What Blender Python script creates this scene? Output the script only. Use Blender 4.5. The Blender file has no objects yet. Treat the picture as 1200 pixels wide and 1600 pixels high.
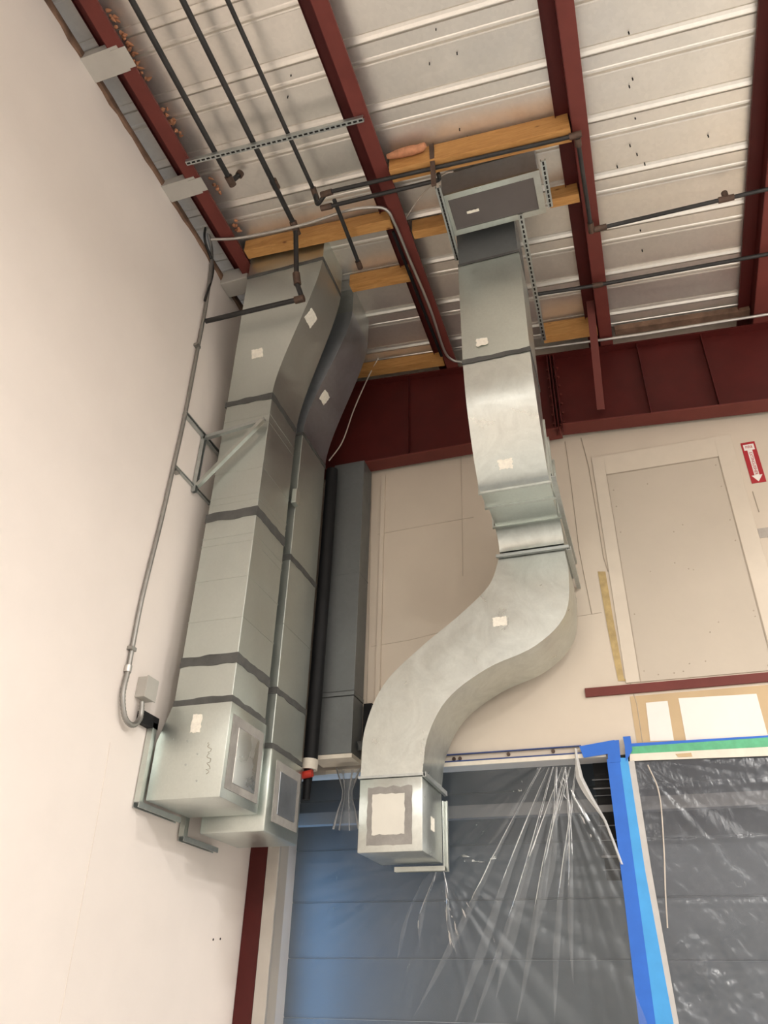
import bpy, bmesh, math, random
from mathutils import Vector, Matrix, noise

random.seed(7)
scn = bpy.context.scene
C = scn.collection

# ------------------------------------------------------------------ camera
F_PX, YAW, PIT, ROL = 1210.745, -0.333398, 0.573204, 0.0260818
EYE = Vector((0.0, 0.0, 1.6))
_fw = Vector((math.sin(YAW)*math.cos(PIT), math.cos(YAW)*math.cos(PIT), math.sin(PIT)))
_r0 = Vector((math.cos(YAW), -math.sin(YAW), 0)); _u0 = _r0.cross(_fw)
_r = _r0*math.cos(ROL) + _u0*math.sin(ROL)
_u = -_r0*math.sin(ROL) + _u0*math.cos(ROL)
cd = bpy.data.cameras.new('camera'); cam = bpy.data.objects.new('camera', cd); C.objects.link(cam)
cd.sensor_fit = 'VERTICAL'; cd.sensor_height = 36.0; cd.lens = F_PX/1600*36
cd.clip_start = 0.05; cd.clip_end = 200
M = Matrix((_r, _u, -_fw)).transposed().to_4x4(); M.translation = EYE
cam.matrix_world = M
scn.camera = cam

# ------------------------------------------------------------------ world, lamps, exposure
scn.view_settings.view_transform = 'Standard'
scn.view_settings.look = 'None'
scn.view_settings.gamma = 1.0
scn.view_settings.exposure = -0.2
scn.view_settings.use_curve_mapping = False
w = bpy.data.worlds.new('world'); scn.world = w; w.use_nodes = True
w.node_tree.nodes['Background'].inputs[0].default_value = (0.9, 0.95, 1.0, 1)
w.node_tree.nodes['Background'].inputs[1].default_value = 0.3

LAMP_COL = (1.0, 0.965, 0.92)
def lamp(x, y, z, size, power, up=.16):
    """high bay: most of its light down, an added uplight brightens the deck"""
    for nm, k, rx in (('high_bay_light', 1-up, 0), ('fill_uplight', up, math.pi)):  # up-facing disc is added fill for deck and upper walls
        l = bpy.data.lights.new(nm, 'AREA'); l.shape = 'DISK'; l.size = size
        l.energy = power*k; l.color = LAMP_COL
        o = bpy.data.objects.new(nm, l); o.location = (x, y, z + (.05 if rx else 0)); o.rotation_euler = (rx, 0, 0); C.objects.link(o)
for (x, y, z, p, up) in [(3.2, -1.4, 7.3, 620, .22), (7.8, -1.2, 7.2, 600, .24), (-1.6, -6.0, 7.5, 420, .06), (3.2, -7.5, 7.4, 480, .16), (8.0, -7.5, 7.2, 560, .2), (5.0, 4.7, 6.0, 470, .2), (12.0, 1.5, 7.0, 520, .2)]:
    lamp(x, y, z, 1.0, p, up)

# ------------------------------------------------------------------ pixel ray -> world point on a real plane of the room
XL, YB = -3.847, 7.4              # left wall face, back wall face
SL = -1.0/12                      # roof pitch along X
def ray(px, py):
    return _fw + _r*((px-600)/F_PX) - _u*((py-800)/F_PX)
def on(px, py, axis, v):
    d = ray(px, py); t = (v-EYE[axis])/d[axis]
    return EYE + d*t
def onroof(px, py, z0):
    d = ray(px, py); t = (z0 + SL*(0-XL) - EYE.z)/(d.z - SL*d.x)
    return EYE + d*t
def roofz(x, z0): return z0 + SL*(x-XL)
Z_DECK, Z_PUR = 8.92, 8.70

# ------------------------------------------------------------------ materials
def newmat(name):
    m = bpy.data.materials.new(name); m.use_nodes = True
    nt = m.node_tree; b = nt.nodes['Principled BSDF']
    return m, nt, b
def N(nt, t, **kw):
    n = nt.nodes.new(t)
    for k, v in kw.items(): setattr(n, k, v)
    return n
def coords(nt, scale=(1, 1, 1), rot=(0, 0, 0)):
    tc = N(nt, 'ShaderNodeTexCoord'); mp = N(nt, 'ShaderNodeMapping')
    mp.inputs['Scale'].default_value = scale; mp.inputs['Rotation'].default_value = rot
    nt.links.new(tc.outputs['Object'], mp.inputs['Vector']); return mp.outputs['Vector']
def noisetex(nt, vec, scale, detail=4, rough=.55, dist=0):
    n = N(nt, 'ShaderNodeTexNoise'); n.inputs['Scale'].default_value = scale
    n.inputs['Detail'].default_value = detail; n.inputs['Roughness'].default_value = rough
    n.inputs['Distortion'].default_value = dist
    nt.links.new(vec, n.inputs['Vector']); return n.outputs[0]
def ramp(nt, fac, stops):
    r = N(nt, 'ShaderNodeValToRGB'); e = r.color_ramp.elements
    while len(e) > 1: e.remove(e[0])
    e[0].position = stops[0][0]; e[0].color = (*stops[0][1], 1)
    for p, c in stops[1:]:
        q = e.new(p); q.color = (*c, 1)
    nt.links.new(fac, r.inputs[0]); return r.outputs[0]
def rng(nt, fac, a, b, lo=0.3, hi=0.7):
    n = N(nt, 'ShaderNodeMapRange'); n.inputs[1].default_value = lo; n.inputs[2].default_value = hi
    n.inputs[3].default_value = a; n.inputs[4].default_value = b
    nt.links.new(fac, n.inputs[0]); return n.outputs[0]
def bump(nt, b, h, strength, dist=.01):
    n = N(nt, 'ShaderNodeBump'); n.inputs['Strength'].default_value = strength; n.inputs['Distance'].default_value = dist
    nt.links.new(h, n.inputs['Height']); nt.links.new(n.outputs[0], b.inputs['Normal'])
def mul(c, k): return tuple(min(1, x*k) for x in c)

def mottled(name, col, rough=.8, scale=1.5, var=.06, bstr=0, bscale=60, metal=0, spec=.5, stretch=(1, 1, 1)):
    m, nt, b = newmat(name); v = coords(nt, stretch)
    f = noisetex(nt, v, scale, 6, .6)
    nt.links.new(ramp(nt, f, [(.3, mul(col, 1-var)), (.7, mul(col, 1+var))]), b.inputs['Base Color'])
    b.inputs['Roughness'].default_value = rough; b.inputs['Metallic'].default_value = metal
    b.inputs['Specular IOR Level'].default_value = spec
    if bstr: bump(nt, b, noisetex(nt, v, bscale, 3), bstr, .004)
    return m
def galvanised(name, col, rough=.42, metal=1.0, var=.12, spangle=28, wave=.25, smudge=0):
    m, nt, b = newmat(name); v = coords(nt)
    vo = N(nt, 'ShaderNodeTexVoronoi'); vo.inputs['Scale'].default_value = spangle; nt.links.new(v, vo.inputs['Vector'])
    big = noisetex(nt, v, 2.6 if smudge else 2.2, 6, .62, smudge)
    mx = N(nt, 'ShaderNodeMath', operation='MULTIPLY_ADD'); mx.inputs[1].default_value = .12 if smudge else .3
    bw = N(nt, 'ShaderNodeRGBToBW'); nt.links.new(vo.outputs['Color'], bw.inputs[0])
    nt.links.new(bw.outputs[0], mx.inputs[0]); 
    m2 = N(nt, 'ShaderNodeMath', operation='MULTIPLY'); m2.inputs[1].default_value = .88 if smudge else .7
    nt.links.new(big, m2.inputs[0]); nt.links.new(m2.outputs[0], mx.inputs[2])
    f = mx.outputs[0]
    nt.links.new(ramp(nt, f, [(.25, mul(col, 1-var)), (.75, mul(col, 1+var))]), b.inputs['Base Color'])
    nt.links.new(rng(nt, noisetex(nt, v, 1.7, 6, .65, 1.5), rough-.05, rough+.10), b.inputs['Roughness'])
    b.inputs['Metallic'].default_value = metal
    bump(nt, b, noisetex(nt, v, 3.0, 2), wave, .012)
    return m

m_wall_l = mottled('left wall paint', (.86, .785, .73), .75, .9, .035, .12, 40)
m_wall_r = mottled('far wall paint', (.30, .31, .33), .8, .8, .05)
m_wall_b = mottled('back wall paint', (.64, .56, .465), .8, .8, .05, .10, 30)
m_patch = mottled('pale plaster', (.66, .585, .49), .85, 2.5, .05, .15, 20)
m_panel = mottled('infill panel paint', (.54, .475, .395), .8, 1.3, .04, .08, 25)
m_tan = mottled('tan undercoat', (.54, .40, .24), .8, 3, .05)
m_brown = mottled('brown glue stain', (.46, .34, .16), .85, 8, .25)
m_white = mottled('white plaster patch', (.82, .78, .74), .85, 2, .03)
m_crack = mottled('hairline joint', (.40, .34, .27), .9, 4, .1)
m_faint = mottled('faint wall joint', (.50, .43, .35), .9, 4, .1)
m_faintl = mottled('faint left wall joint', (.74, .66, .59), .85, 4, .05)
m_floor = mottled('polished concrete', (.50, .49, .47), .35, .7, .12)
m_deck = galvanised('galvanised deck', (.86, .825, .77), .33, .80, .05, 30, .12)
m_galv = galvanised('galvanised duct', (.62, .665, .63), .36, 1.0, .05, 60, .2)
m_galvb = galvanised('bright galvanised duct', (.59, .62, .59), .31, 1.0, .10, 60, .2, 3.5)
m_dull = galvanised('dull duct board foil', (.56, .595, .56), .44, .95, .03, 60, .1)
m_mirror = galvanised('polished galvanised plate', (.95, .95, .94), .26, 1.0, .02, 50, .15)
m_blue = galvanised('shop coated blue grey duct', (.50, .53, .57), .40, .95, .07, 26, .2)  # bluer grey than the other duct metals
m_dark = galvanised('dark grey duct', (.17, .18, .182), .5, .6, .06, 26, .1)
m_strut = galvanised('strut channel zinc', (.50, .53, .52), .40, .9, .10, 40, .1)
m_greyst = mottled('grey painted plate', (.52, .50, .46), .55, 3, .08, metal=.3)
m_mastic = mottled('grey duct mastic', (.085, .085, .08), .75, 7, .25, .5, 50)
m_mastic2 = mottled('pale grey mastic', (.30, .285, .265), .75, 7, .18, .4, 50)
m_blank = mottled('dark panel face', (.105, .092, .088), .55, 3, .10)
m_panelw = mottled('pale access plate', (.72, .70, .63), .5, 3, .05, metal=.15)
m_paper = mottled('paper label', (.86, .82, .72), .8, 40, .10)
m_red = mottled('oxide red primer', (.078, .0095, .008), .55, 2.5, .15, .1, 20, 0, .3)
m_red2 = mottled('bright and lit oxide red', (.150, .034, .027), .55, 2.5, .12, .1, 20, 0, .3)  # brighter copy puts light into the flanges; plain colour on lintel and brace
m_pipe = mottled('black iron pipe', (.030, .029, .029), .42, 6, .3, metal=.3)
m_rust = mottled('rusty iron fitting', (.10, .062, .045), .55, 12, .4, metal=.3)
m_conduit = mottled('zinc conduit', (.33, .32, .30), .42, 8, .12, metal=.8)
m_conduitw = mottled('bright zinc conduit', (.55, .53, .50), .38, 8, .10, metal=.8)
m_black = mottled('black plastic', (.009, .009, .010), .6, 5, .2, spec=.25)
m_rustw = mottled('rusty ledger', (.17, .10, .065), .9, 5, .55, .4, 25)
m_foam = mottled('orange foam', (.52, .24, .13), .9, 14, .25, .5, 40)
m_bluet = mottled('blue painter tape', (.018, .135, .58), .55, 6, .06)
m_cyant = mottled('light blue tape', (.055, .33, .72), .55, 6, .06)
m_bluedk = mottled('dark blue tape edge', (.03, .06, .20), .55, 6, .06)
m_green = mottled('green masking tape', (.10, .42, .22), .55, 8, .2)
m_cream = mottled('cream strip', (.74, .68, .58), .6, 8, .08)
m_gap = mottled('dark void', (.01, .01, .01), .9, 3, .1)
m_signred = mottled('sign red', (.40, .012, .022), .4, 5, .06)
m_signwhite = mottled('sign white', (.85, .80, .77), .4, 5, .03)
m_tag = mottled('grey tag', (.40, .36, .32), .6, 12, .15)
m_grease = mottled('grease pencil', (.25, .22, .16), .9, 12, .2)
m_edge = mottled('grey white edge tape', (.52, .50, .48), .6, 8, .06)
m_jamb = mottled('jamb grey beige', (.50, .46, .41), .6, 3, .06)
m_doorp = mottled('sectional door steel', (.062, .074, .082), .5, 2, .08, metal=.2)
m_beamg = mottled('grey interior beam', (.16, .16, .16), .6, 2, .08)
m_redval = mottled('red valve', (.50, .035, .02), .4, 3, .05)
m_wire = mottled('pale cable', (.60, .53, .46), .6, 9, .08)

def wood_mat():
    m, nt, b = newmat('fir timber'); v = coords(nt, (1.0, 9, 9))
    n = noisetex(nt, v, 3.0, 6, .6, 1.2)
    c = ramp(nt, n, [(.25, (.36, .165, .045)), (.5, (.50, .25, .075)), (.75, (.60, .33, .115))])
    v2 = coords(nt, (2.2, 5, 5)); vo = N(nt, 'ShaderNodeTexVoronoi'); vo.inputs['Scale'].default_value = 1.6
    nt.links.new(v2, vo.inputs['Vector'])
    k = ramp(nt, vo.outputs['Distance'], [(.05, (.35, .25, .2)), (.13, (1, 1, 1))])
    mx = N(nt, 'ShaderNodeMix', data_type='RGBA', blend_type='MULTIPLY'); mx.inputs[0].default_value = 1
    nt.links.new(c, mx.inputs[6]); nt.links.new(k, mx.inputs[7]); nt.links.new(mx.outputs[2], b.inputs['Base Color'])
    b.inputs['Roughness'].default_value = .7; bump(nt, b, n, .2, .004)
    return m
m_wood = wood_mat()

def plastic_mat(name, alpha, rough, col, graze=.75):
    """thin film: mostly clear, a little milky, glossy by fresnel"""
    m, nt, b = newmat(name); v = coords(nt); nt.nodes.remove(b)
    out = nt.nodes['Material Output']; L = nt.links.new
    f = noisetex(nt, v, 1.6, 3)
    lw = N(nt, 'ShaderNodeLayerWeight'); lw.inputs[0].default_value = .5
    ad = N(nt, 'ShaderNodeMath', operation='ADD'); L(rng(nt, f, alpha*.8, alpha*1.2), ad.inputs[0])
    L(rng(nt, lw.outputs['Facing'], 0, .35*graze, .22, .75), ad.inputs[1])
    bp = N(nt, 'ShaderNodeBump'); bp.inputs['Strength'].default_value = .35; bp.inputs['Distance'].default_value = .02
    L(noisetex(nt, coords(nt, (5, 5, 2.0)), 1.8, 3, .6, .6), bp.inputs['Height'])
    tr = N(nt, 'ShaderNodeBsdfTransparent'); df = N(nt, 'ShaderNodeBsdfDiffuse'); gl = N(nt, 'ShaderNodeBsdfGlossy')
    df.inputs[0].default_value = (*col, 1); gl.inputs['Roughness'].default_value = rough
    L(bp.outputs[0], gl.inputs['Normal'])
    m1 = N(nt, 'ShaderNodeMixShader'); L(ad.outputs[0], m1.inputs[0]); L(tr.outputs[0], m1.inputs[1]); L(df.outputs[0], m1.inputs[2])
    fr = N(nt, 'ShaderNodeFresnel'); fr.inputs['IOR'].default_value = 1.5; L(bp.outputs[0], fr.inputs['Normal'])
    m2 = N(nt, 'ShaderNodeMixShader'); L(fr.outputs[0], m2.inputs[0]); L(m1.outputs[0], m2.inputs[1]); L(gl.outputs[0], m2.inputs[2])
    L(m2.outputs[0], out.inputs[0])
    return m
m_sheet = plastic_mat('translucent poly sheet', .07, .34, (.50, .57, .62))
m_sheetr = plastic_mat('crinkled poly sheet', .11, .22, (.52, .57, .68))
m_pleat = plastic_mat('pleated poly sheet', .06, .45, (.56, .62, .66), .35)
m_sheetw = plastic_mat('folded poly edge', .62, .3, (.80, .79, .76))

# ------------------------------------------------------------------ mesh helpers
class MB:
    def __init__(s): s.bm = bmesh.new(); s.mi = 0
    def box(s, x0, x1, y0, y1, z0, z1, bev=0):
        return s.hexa([(x0,y0,z0),(x1,y0,z0),(x1,y1,z0),(x0,y1,z0)], [(x0,y0,z1),(x1,y0,z1),(x1,y1,z1),(x0,y1,z1)])
    def hexa(s, lo, hi):
        s.rings([lo, hi], cap=True); return s
    def rings(s, rings, cap=True, closed=True):
        bm = s.bm; vs = [[bm.verts.new(p) for p in r] for r in rings]
        n = len(vs[0])
        for a, b in zip(vs, vs[1:]):
            for i in range(n if closed else n-1):
                j = (i+1) % n
                bm.faces.new((a[i], a[j], b[j], b[i])).material_index = s.mi
        if cap:
            bm.faces.new(vs[0][::-1]).material_index = s.mi; bm.faces.new(vs[-1]).material_index = s.mi
        return s
    def prism(s, poly, vec):
        vec = Vector(vec); a = [Vector(p) for p in poly]
        return s.rings([a, [p+vec for p in a]], cap=True)
    def tube(s, path, r, n=12, cap=True):
        P = [Vector(p) for p in path]
        rings = []; up = None
        for i, p in enumerate(P):
            d = ((P[i+1]-p).normalized() if i+1 < len(P) else Vector()) + ((p-P[i-1]).normalized() if i else Vector())
            d.normalize()
            if up is None:
                up = d.orthogonal().normalized()
            else:
                up = (up - d*up.dot(d)); up = up.normalized() if up.length > 1e-6 else d.orthogonal().normalized()
            sd = d.cross(up)
            k = 1.0
            if 0 < i < len(P)-1:
                c = (P[i+1]-p).normalized().dot((p-P[i-1]).normalized())
                k = 1/max(.5, math.sqrt(max(.01, (1+c)/2)))
            rr = r[i] if isinstance(r, (list, tuple)) else r
            rings.append([p + (up*math.cos(t) + sd*math.sin(t))*rr for t in [2*math.pi*q/n for q in range(n)]])
        return s.rings(rings, cap)
    def bar(s, a, b, wd, ht, up=(0, 0, 1)):
        """rectangular bar from a to b; wd across, ht along up"""
        a, b, up = Vector(a), Vector(b), Vector(up); d = (b-a).normalized()
        sd = d.cross(up).normalized(); u2 = sd.cross(d)
        o = [sd*wd/2+u2*ht/2, -sd*wd/2+u2*ht/2, -sd*wd/2-u2*ht/2, sd*wd/2-u2*ht/2]
        return s.rings([[a+q for q in o], [b+q for q in o]])
    def channel(s, a, b, wd, ht, up=(0, 0, 1), t=.006, lip=.010):
        """strut C channel, open side towards up"""
        a, b, up = Vector(a), Vector(b), Vector(up); d = (b-a).normalized()
        sd = d.cross(up).normalized(); u2 = sd.cross(d)
        h, q = wd/2, ht/2
        pr = [(-h,q),(-h,-q),(h,-q),(h,q),(h-lip,q),(h-lip,q-t),(h-t,q-t),(h-t,-q+t),(-h+t,-q+t),(-h+t,q-t),(-h+lip,q-t),(-h+lip,q)]
        return s.rings([[a+sd*x+u2*y for x, y in pr], [b+sd*x+u2*y for x, y in pr]])
    def quad(s, p):
        s.bm.faces.new([s.bm.verts.new(q) for q in p]); return s
    def build(s, name, mat, parent=None, smooth=None, bev=0, mat2=None):
        bm = s.bm
        bmesh.ops.recalc_face_normals(bm, faces=bm.faces[:])
        if bev:
            bmesh.ops.remove_doubles(bm, verts=bm.verts[:], dist=1e-5)
            es = [e for e in bm.edges if len(e.link_faces) == 2 and e.calc_face_angle(0) > .6]
            bmesh.ops.bevel(bm, geom=es, offset=bev, segments=2, affect='EDGES', profile=.5)
        me = bpy.data.meshes.new(name); bm.to_mesh(me); bm.free()
        me.materials.append(mat)
        if mat2: me.materials.append(mat2)
        if smooth:
            for p in me.polygons: p.use_smooth = True
            me.set_sharp_from_angle(angle=math.radians(smooth))
        o = bpy.data.objects.new(name, me); C.objects.link(o)
        if parent: o.parent = parent; o.matrix_parent_inverse = Matrix.Translation(-parent.location)
        return o
def tag(o, label, cat, group=None, kind=None):
    if label: o['label'] = label
    if cat: o['category'] = cat
    if group: o['group'] = group
    if kind: o['kind'] = kind
    return o
def struct(o, label=None):
    o['kind'] = 'structure'
    if label: o['label'] = label
    return o
def thing(name, label, cat, loc=(0, 0, 0), group=None):
    o = bpy.data.objects.new(name, None); o.location = loc; o.empty_display_size = .1; C.objects.link(o)
    return tag(o, label, cat, group)
def spline(pts, n):
    P = [Vector(p) for p in pts]; P = [P[0]*2-P[1]] + P + [P[-1]*2-P[-2]]
    seg = len(P)-3; out = []
    for k in range(n+1):
        t = k/n*seg; i = min(int(t), seg-1); t -= i
        a, b, c, d = P[i:i+4]
        out.append(.5*((2*b)+(c-a)*t+(2*a-5*b+4*c-d)*t*t+(3*b-a-3*c+d)*t**3))
    return out
def fillet(path, rad=.06, n=5):
    P = [Vector(p) for p in path]; out = [P[0]]
    for a, b, c in zip(P, P[1:], P[2:]):
        r = min(rad, (a-b).length*.45, (c-b).length*.45)
        p, q = b+(a-b).normalized()*r, b+(c-b).normalized()*r
        for k in range(n+1):
            t = k/n; out.append(p*(1-t)**2 + b*2*t*(1-t) + q*t*t)
    return out+[P[-1]]
def rect_ring(x0, x1, y0, y1, z): return [(x0,y0,z),(x1,y0,z),(x1,y1,z),(x0,y1,z)]
def band(x0, x1, y0, y1, z, h, off=.004, wav=.012, seed=0, tilt=0):
    """smeared sealant band around a rectangular duct at height z"""
    mb = MB(); per = []
    cs = [(x0-off,y0-off),(x1+off,y0-off),(x1+off,y1+off),(x0-off,y1+off)]
    for a, b in zip(cs, cs[1:]+cs[:1]):
        for k in range(12):
            t = k/12; per.append((a[0]+(b[0]-a[0])*t, a[1]+(b[1]-a[1])*t))
    def nz(i, s): return noise.noise(Vector((per[i][0]*9, per[i][1]*9, s)))*wav
    lo = [(p[0], p[1], z-h/2+nz(i, seed)+tilt*(p[0]-x0)) for i, p in enumerate(per)]
    hi = [(p[0], p[1], z+h/2+nz(i, seed+9.3)+tilt*(p[0]-x0)) for i, p in enumerate(per)]
    inn = lambda L: [(x0+.001 if p[0] <= x0 else x1-.001 if p[0] >= x1 else p[0], y0+.001 if p[1] <= y0 else y1-.001 if p[1] >= y1 else p[1], p[2]) for p in L]
    mb.rings([inn(lo), lo, hi, inn(hi)], cap=False)
    return mb
def smear(c, ux, uy, nrm, w_, h_, t, wav, seed, hole=None):
    """irregular smear (optionally a ring) lying on a face: c centre, ux/uy in-plane axes, nrm outward"""
    c, ux, uy, nrm = map(Vector, (c, ux, uy, nrm)); mb = MB(); n = 48
    def outline(w, h, s, wv):
        L = []
        for k in range(n):
            q = k/n*4; i = int(q); f = q-i
            x, y = [(-1+2*f,-1),(1,-1+2*f),(1-2*f,1),(-1,1-2*f)][i]
            x2 = x*w/2 + noise.noise(Vector((x*3, y*3, s)))*wv; y2 = y*h/2 + noise.noise(Vector((x*3+7, y*3, s)))*wv
            L.append(c + ux*x2 + uy*y2)
        return L
    O = outline(w_, h_, seed, wav)
    if hole:
        I = outline(hole[0], hole[1], seed+3.7, wav)
        mb.rings([[p for p in O], [p+nrm*t for p in O], [p+nrm*t for p in I], [p for p in I]], cap=False)
    else:
        mb.rings([O, [p+nrm*t for p in O]], cap=True)
    return mb
def plate(c, ux, uy, nrm, w_, h_, t):
    c, ux, uy, nrm = map(Vector, (c, ux, uy, nrm))
    a = [c-ux*w_/2-uy*h_/2, c+ux*w_/2-uy*h_/2, c+ux*w_/2+uy*h_/2, c-ux*w_/2+uy*h_/2]
    return MB().prism(a, nrm*t)
XU, ZU, YU = Vector((1,0,0)), Vector((0,0,1)), Vector((0,1,0))

# ================================================================== SETTING
XR, YF = 17.0, -13.0
# left wall
wall_left = struct(MB().box(XL-.25, XL, YF, 9.2, 0, 8.72).build('wall_left', m_wall_l))
for px, py in [(333, 1468), (344, 1467)]:
    p = on(px, py, 0, XL); MB().tube([p, p+Vector((.003, 0, 0))], .010, 8).build('anchor_hole', m_gap, wall_left)
MB().tube([on(x, y, 0, XL+.0005) for x, y in [(172, 1160), (150, 1290), (122, 1440), (92, 1600)]], .003, 6).build('wall_seam', m_faintl, wall_left)
# back wall: pieces round the wide opening (one mesh)
OZ = 3.60; OX0, OX1 = -3.545, 2.5
wb = MB()
wb.box(XL, OX0, YB, YB+.2, 0, OZ); wb.box(OX1, XR, YB, YB+.2, 0, OZ)
wb.hexa(rect_ring(XL, XR, YB, YB+.2, OZ), [(XL,YB,roofz(XL,Z_DECK)),(XR,YB,roofz(XR,Z_DECK)),(XR,YB+.2,roofz(XR,Z_DECK)),(XL,YB+.2,roofz(XL,Z_DECK))])
wall_back = struct(wb.build('wall_back', m_wall_b))
struct(MB().box(XR, XR+.2, YF, YB, 0, 9.0).build('wall_right', m_wall_r))
struct(MB().box(XL, XR, YF-.2, YF, 0, 9.0).build('wall_front', m_wall_l))
struct(MB().box(XL-.25, XR, YF, 9.2, -.1, 0).build('floor', m_floor))

# roof deck: ribbed profile along Y, extruded along X down the pitch
pitch = .616; y0 = 4.335 - 29*pitch
prof = []
yy = y0
while yy < YB+.25:
    for dy, dz in [(0, 0), (.004, .010), (.010, .010), (.014, -.002), (.040, -.008), (.066, -.022), (.074, -.022), (.078, .014), (.090, .014), (.094, -.012), (.210, -.012), (.218, -.019), (.232, -.021), (.240, .006), (.254, .006), (.264, -.015), (.278, -.017), (.288, 0)]:
        prof.append((yy+dy, dz))
    yy += pitch
prof = [(y, dz) for y, dz in prof if y < YB+.15]
mb = MB()
lo = [(XL-.25, y, roofz(XL-.25, Z_DECK)+dz) for y, dz in prof] + [(XL-.25, y, roofz(XL-.25, Z_DECK)+.06) for y, dz in (prof[-1], prof[0])]
hi = [(XR+.2, y, roofz(XR+.2, Z_DECK)+dz) for y, dz in prof] + [(XR+.2, y, roofz(XR+.2, Z_DECK)+.06) for y, dz in (prof[-1], prof[0])]
mb.rings([lo, hi], cap=True)
ceil_ = struct(mb.build('ceiling', m_deck))
for px, py in [(982, 50), (988, 122), (983, 134), (992, 183), (984, 226), (995, 240), (964, 259), (1007, 255), (1106, 211), (681, 44), (714, 82), (671, 98), (1003, 390), (1000, 358), (455, 116), (450, 150), (718, 201), (730, 213)]:
    p = onroof(px, py, Z_DECK); MB().tube([p+ZU*.01, p-ZU*.035], .006, 6).build('deck_screw', m_gap, ceil_)

# space behind the plastic: sectional door, sides, soffit, added blue glow on the left return
YD = 8.45
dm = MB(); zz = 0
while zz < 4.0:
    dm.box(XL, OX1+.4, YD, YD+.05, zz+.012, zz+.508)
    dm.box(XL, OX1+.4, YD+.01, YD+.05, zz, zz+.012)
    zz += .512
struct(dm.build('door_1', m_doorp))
struct(MB().box(OX1+.4, OX1+.5, YB+.2, YD+.05, 0, 4.0).build('trim_1', m_beamg))
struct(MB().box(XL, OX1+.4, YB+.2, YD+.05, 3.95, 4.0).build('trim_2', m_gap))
struct(MB().box(XL, OX1+.4, 7.95, 8.05, 3.24, 3.36).build('trim_3', m_beamg))
m_glow, nt, b = newmat('blue glow pane')
b.inputs['Emission Color'].default_value = (.22, .50, .92, 1); b.inputs['Emission Strength'].default_value = 16.0
b.inputs['Base Color'].default_value = (.1, .2, .4, 1)
struct(MB().box(XL, XL+.01, 7.62, 7.98, 1.0, 3.0).build('glow_pane', m_glow))  # unseen glowing pane added to tint the space behind blue

# back wall patches, seams and marks belong to the wall
def wplate(x0, x1, z0, z1, t, mat, name, y=YB):
    return MB().box(x0, x1, y-t, y, z0, z1).build(name, mat, wall_back)
for k, (pts, r) in enumerate([
        ([(883, 690), (893, 760), (905, 860), (925, 960)], .004),
        ([(908, 684), (920, 730), (932, 800), (943, 870), (950, 893)], .005),
        ([(985, 1068), (995, 1100), (1004, 1160)], .004), ([(1100, 1088), (1112, 1160)], .004),
        ([(1176, 768), (1186, 800)], .005),
        ([(581, 730), (579, 850), (576, 1000), (573, 1100)], .006),
        ([(590, 835), (660, 822), (740, 808)], .003), ([(580, 1010), (640, 1000), (700, 985)], .003),
        ([(890, 965), (940, 957)], .003), ([(720, 700), (722, 800), (723, 900)], .003)]):
    MB().tube([on(x, y, 1, YB-.002) for x, y in pts], r, 6).build('wall_seam', m_crack if r >= .004 and k < 5 else m_faint, wall_back)
MB().prism([on(x, y, 1, YB-.006) for x, y in [(934, 893), (946, 893), (957, 960), (975, 1060), (980, 1064), (966, 1064), (950, 985)]], (0, .006, 0)).build('glue_stain', m_brown, wall_back)
wplate(-.075, 1.16, 3.70, 4.14, .003, m_tan, 'paint_patch')
MB().prism([on(x, y, 1, YB-.006) for x, y in [(1009, 1098), (1043, 1095), (1053, 1157), (1016, 1158)]], (0, .003, 0)).build('white_patch', m_white, wall_back)
MB().prism([on(x, y, 1, YB-.006) for x, y in [(1060, 1091), (1182, 1084), (1200, 1150), (1072, 1157)]], (0, .003, 0)).build('white_patch', m_white, wall_back)

# ------------------------------------------------------------------ infilled window in the back wall
t = thing('window_infill', 'tall blocked-up window panel with plastered surround on the back wall', 'panel', (.62, YB, 4.28))
mb = MB()
px0, px1, pz0, pz1 = .04, 1.21, 4.27, 6.67
wd = .13
mb.box(px0-wd, px0, YB-.014, YB, pz0, pz1+.26); mb.box(px1, px1+.17, YB-.014, YB, pz0, pz1+.26)
mb.box(px0, px1, YB-.014, YB, pz1, pz1+.26)
mb.build('plaster_surround', m_patch, t, bev=.003)
MB().box(px0, px1, YB-.010, YB, pz0, pz1).build('infill_panel', m_panel, t); inf_ = t.children[-1] if False else bpy.data.objects['infill_panel']
mb = MB()
mb.box(px0, px0+.008, YB-.016, YB-.012, pz0, pz1); mb.box(px1-.010, px1, YB-.016, YB-.012, pz0, pz1); mb.box(px0, px1, YB-.016, YB-.012, pz1-.012, pz1)
mb.build('panel_gap', m_crack, t)
mb = MB(); rr = random.Random(3)
for k in range(26):
    e = rr.choice([0, 1, 2, 3]); q = rr.random()
    x, z = [(px0+.05, pz0+q*2.3), (px1-.05, pz0+q*2.3), (px0+q*1.1, pz0+.05+rr.random()*.1), (px0+.2+q*.8, pz0+.4+rr.random()*1.8)][e]
    MB().tube([(x, YB-.014, z), (x, YB-.010, z)], .007, 8).build('screw_head', m_crack, inf_)

# red lintel angle
t = tag(MB().box(-.475, 2.6, YB-.022, YB, 4.165, 4.25).build('steel_lintel', m_red2), 'dark red steel strip on the back wall under the blocked-up window', 'lintel')

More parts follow.
